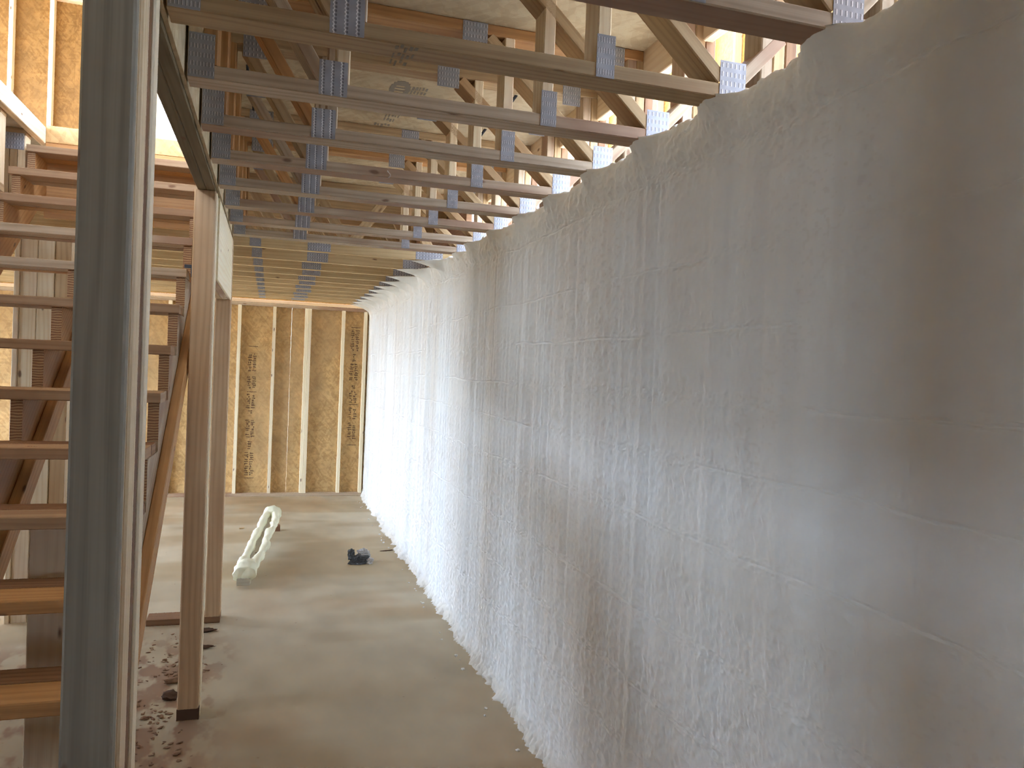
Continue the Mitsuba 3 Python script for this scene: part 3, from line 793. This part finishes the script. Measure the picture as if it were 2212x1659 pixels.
def chip(x, y, l, w, h, ang, seed):
    m = trimesh.creation.icosphere(subdivisions=2)
    v = np.array(m.vertices)
    v = v * (1 + 0.9 * (meshkit.noise(v * 2.2 + seed, seed)[:, None] - 0.5)) * np.array([l / 2, w / 2, h / 2])
    v[:, 2] += h * 0.42 + 0.35 * (v[:, 0] / l) ** 2 * h
    v[:, 2] = np.maximum(v[:, 2], 0.0005)
    m = trimesh.Trimesh(v, m.faces, process=False)
    m.apply_transform(trimesh.transformations.rotation_matrix(ang, [0, 0, 1]))
    m.apply_translation([x, y, 0])
    return m


put('wood_chip', mesh(chip(-0.216, 7.82, 0.05, 0.022, 0.012, 0.5, 4), 'chip', smooth=True), None, label='small pale wood chip on the slab, left of the foam-covered offcut', category='wood chip')
put('twig', mesh(chip(1.02, 6.74, 0.13, 0.012, 0.010, 0.25, 8), 'bark', smooth=True), None, label='thin dark twig on the slab between the wrapper and the foamed wall', category='twig')
put('bark_piece', mesh(chip(-0.345, 4.86, 0.16, 0.055, 0.022, 0.15, 11), 'bark', smooth=True), None, label='largest dark bark piece on the slab left of the middle post, nearest the bottom plate', category='bark piece')
put('bark_piece', mesh(chip(-0.33, 4.58, 0.15, 0.03, 0.020, -0.1, 12), 'bark', smooth=True), None, label='narrow curved dark bark strip touching the middle post from the left', category='bark piece')
put('clay_clod', mesh(chip(-0.405, 3.92, 0.075, 0.07, 0.035, 0.9, 13), 'bark', smooth=True), None, label='black clod on the slab between the grey post and the middle post', category='clod')
put('clay_clod', mesh(chip(-0.395, 4.12, 0.11, 0.045, 0.028, 0.2, 16), 'dirt', smooth=True), None, label='brown clod just behind the black clod', category='clod')
bits = []
for i in range(420):
    c = i % 5
    x, y = ((-0.42, 4.45), (-0.40, 4.15), (-0.47, 3.85), (-0.45, 3.4), (-0.75, 2.95))[c]
    x, y = x + rng.gauss(0, 0.09), y + rng.gauss(0, 0.26)
    if -0.365 < x < -0.235 and 3.6 < y < 3.9 or -0.70 < x < -0.44 and 2.66 < y < 2.77 or y > 4.97 or math.hypot(x + 0.345, y - 4.86) < 0.14 or math.hypot(x + 0.33, y - 4.58) < 0.12 or math.hypot(x + 0.40, y - 4.02) < 0.16:
        continue
    l = rng.uniform(0.006, 0.024) * (1.7 if rng.random() < 0.12 else 1)
    bits.append(chip(x, y, l, l * rng.uniform(0.3, 0.8), l * rng.uniform(0.12, 0.3), rng.uniform(0, 6.3), i + 30))
put('dirt_litter', mesh(cat(bits), 'dirt', smooth=True), None, label='scattered brown dirt and wood litter on the slab beside the stair', category='dirt', kind='stuff')
put('plastic_scrap', mesh(crumple((-0.665, S_Y0 + 0.10, S_Z0 + 0.019), (0.028, 0.022, 0.016), 41, 0.6), 'steel'), None, label='small shiny scrap lying on the lowest visible tread', category='scrap')
scene_scrap_min = S_Z0

# ------------------------------------------------------------------ small bits of ironmongery


def rod(a, b, r, sides=8):
    return trimesh.creation.cylinder(radius=r, segment=[a, b], sections=sides)


for (x, y, lab) in ((-0.136, 3.42, 'short black nail poking down through the sheathing at left, nearest of three'), (-0.122, 3.85, 'short black nail poking through the sheathing at left, middle of three'), (-0.130, 4.78, 'short black nail poking through the sheathing at left, farthest of three')):
    put('black_nail', mesh(rod((x, y, DECK + 0.004), (x + 0.003, y, DECK - 0.052), 0.0055), 'black_metal'), None, label=lab, category='nail', group='black nails through the sheathing')
for (a, b, lab) in (((1.0, 3.31, DECK + 0.004), (0.945, 3.29, 2.752), 'long dark spike hanging aslant from the sheathing, nearer of two'), ((1.0, 3.83, DECK + 0.004), (0.945, 3.81, 2.752), 'long dark spike hanging aslant from the sheathing, farther of two')):
    put('dark_spike', mesh(rod(a, b, 0.0065), 'black_metal'), None, label=lab, category='spike', group='dark spikes through the sheathing')
th = np.linspace(-0.5, 1.2, 9)
st = cat([rod((0.42 + 0.006 * math.sin(3 * a), TY[5] - 0.004, H + 0.018 - 0.016 * a), (0.42 + 0.006 * math.sin(3 * b), TY[5] - 0.004, H + 0.018 - 0.016 * b), 0.0016, 6) for a, b in zip(th[:-1], th[1:])])
put('bent_nail', mesh(st, 'steel'), None, label='thin bent nail hanging on the front of a truss chord, middle of the ceiling', category='nail')
put('metal_clip', mesh(cat([tbox((-0.372, 3.90, 1.985), (-0.348, 3.935, 2.04)), tbox((-0.40, 3.90, 2.025), (-0.348, 3.904, 2.042))]), 'black_metal'), None, label='small black metal clip behind the middle post at the stair edge', category='clip')
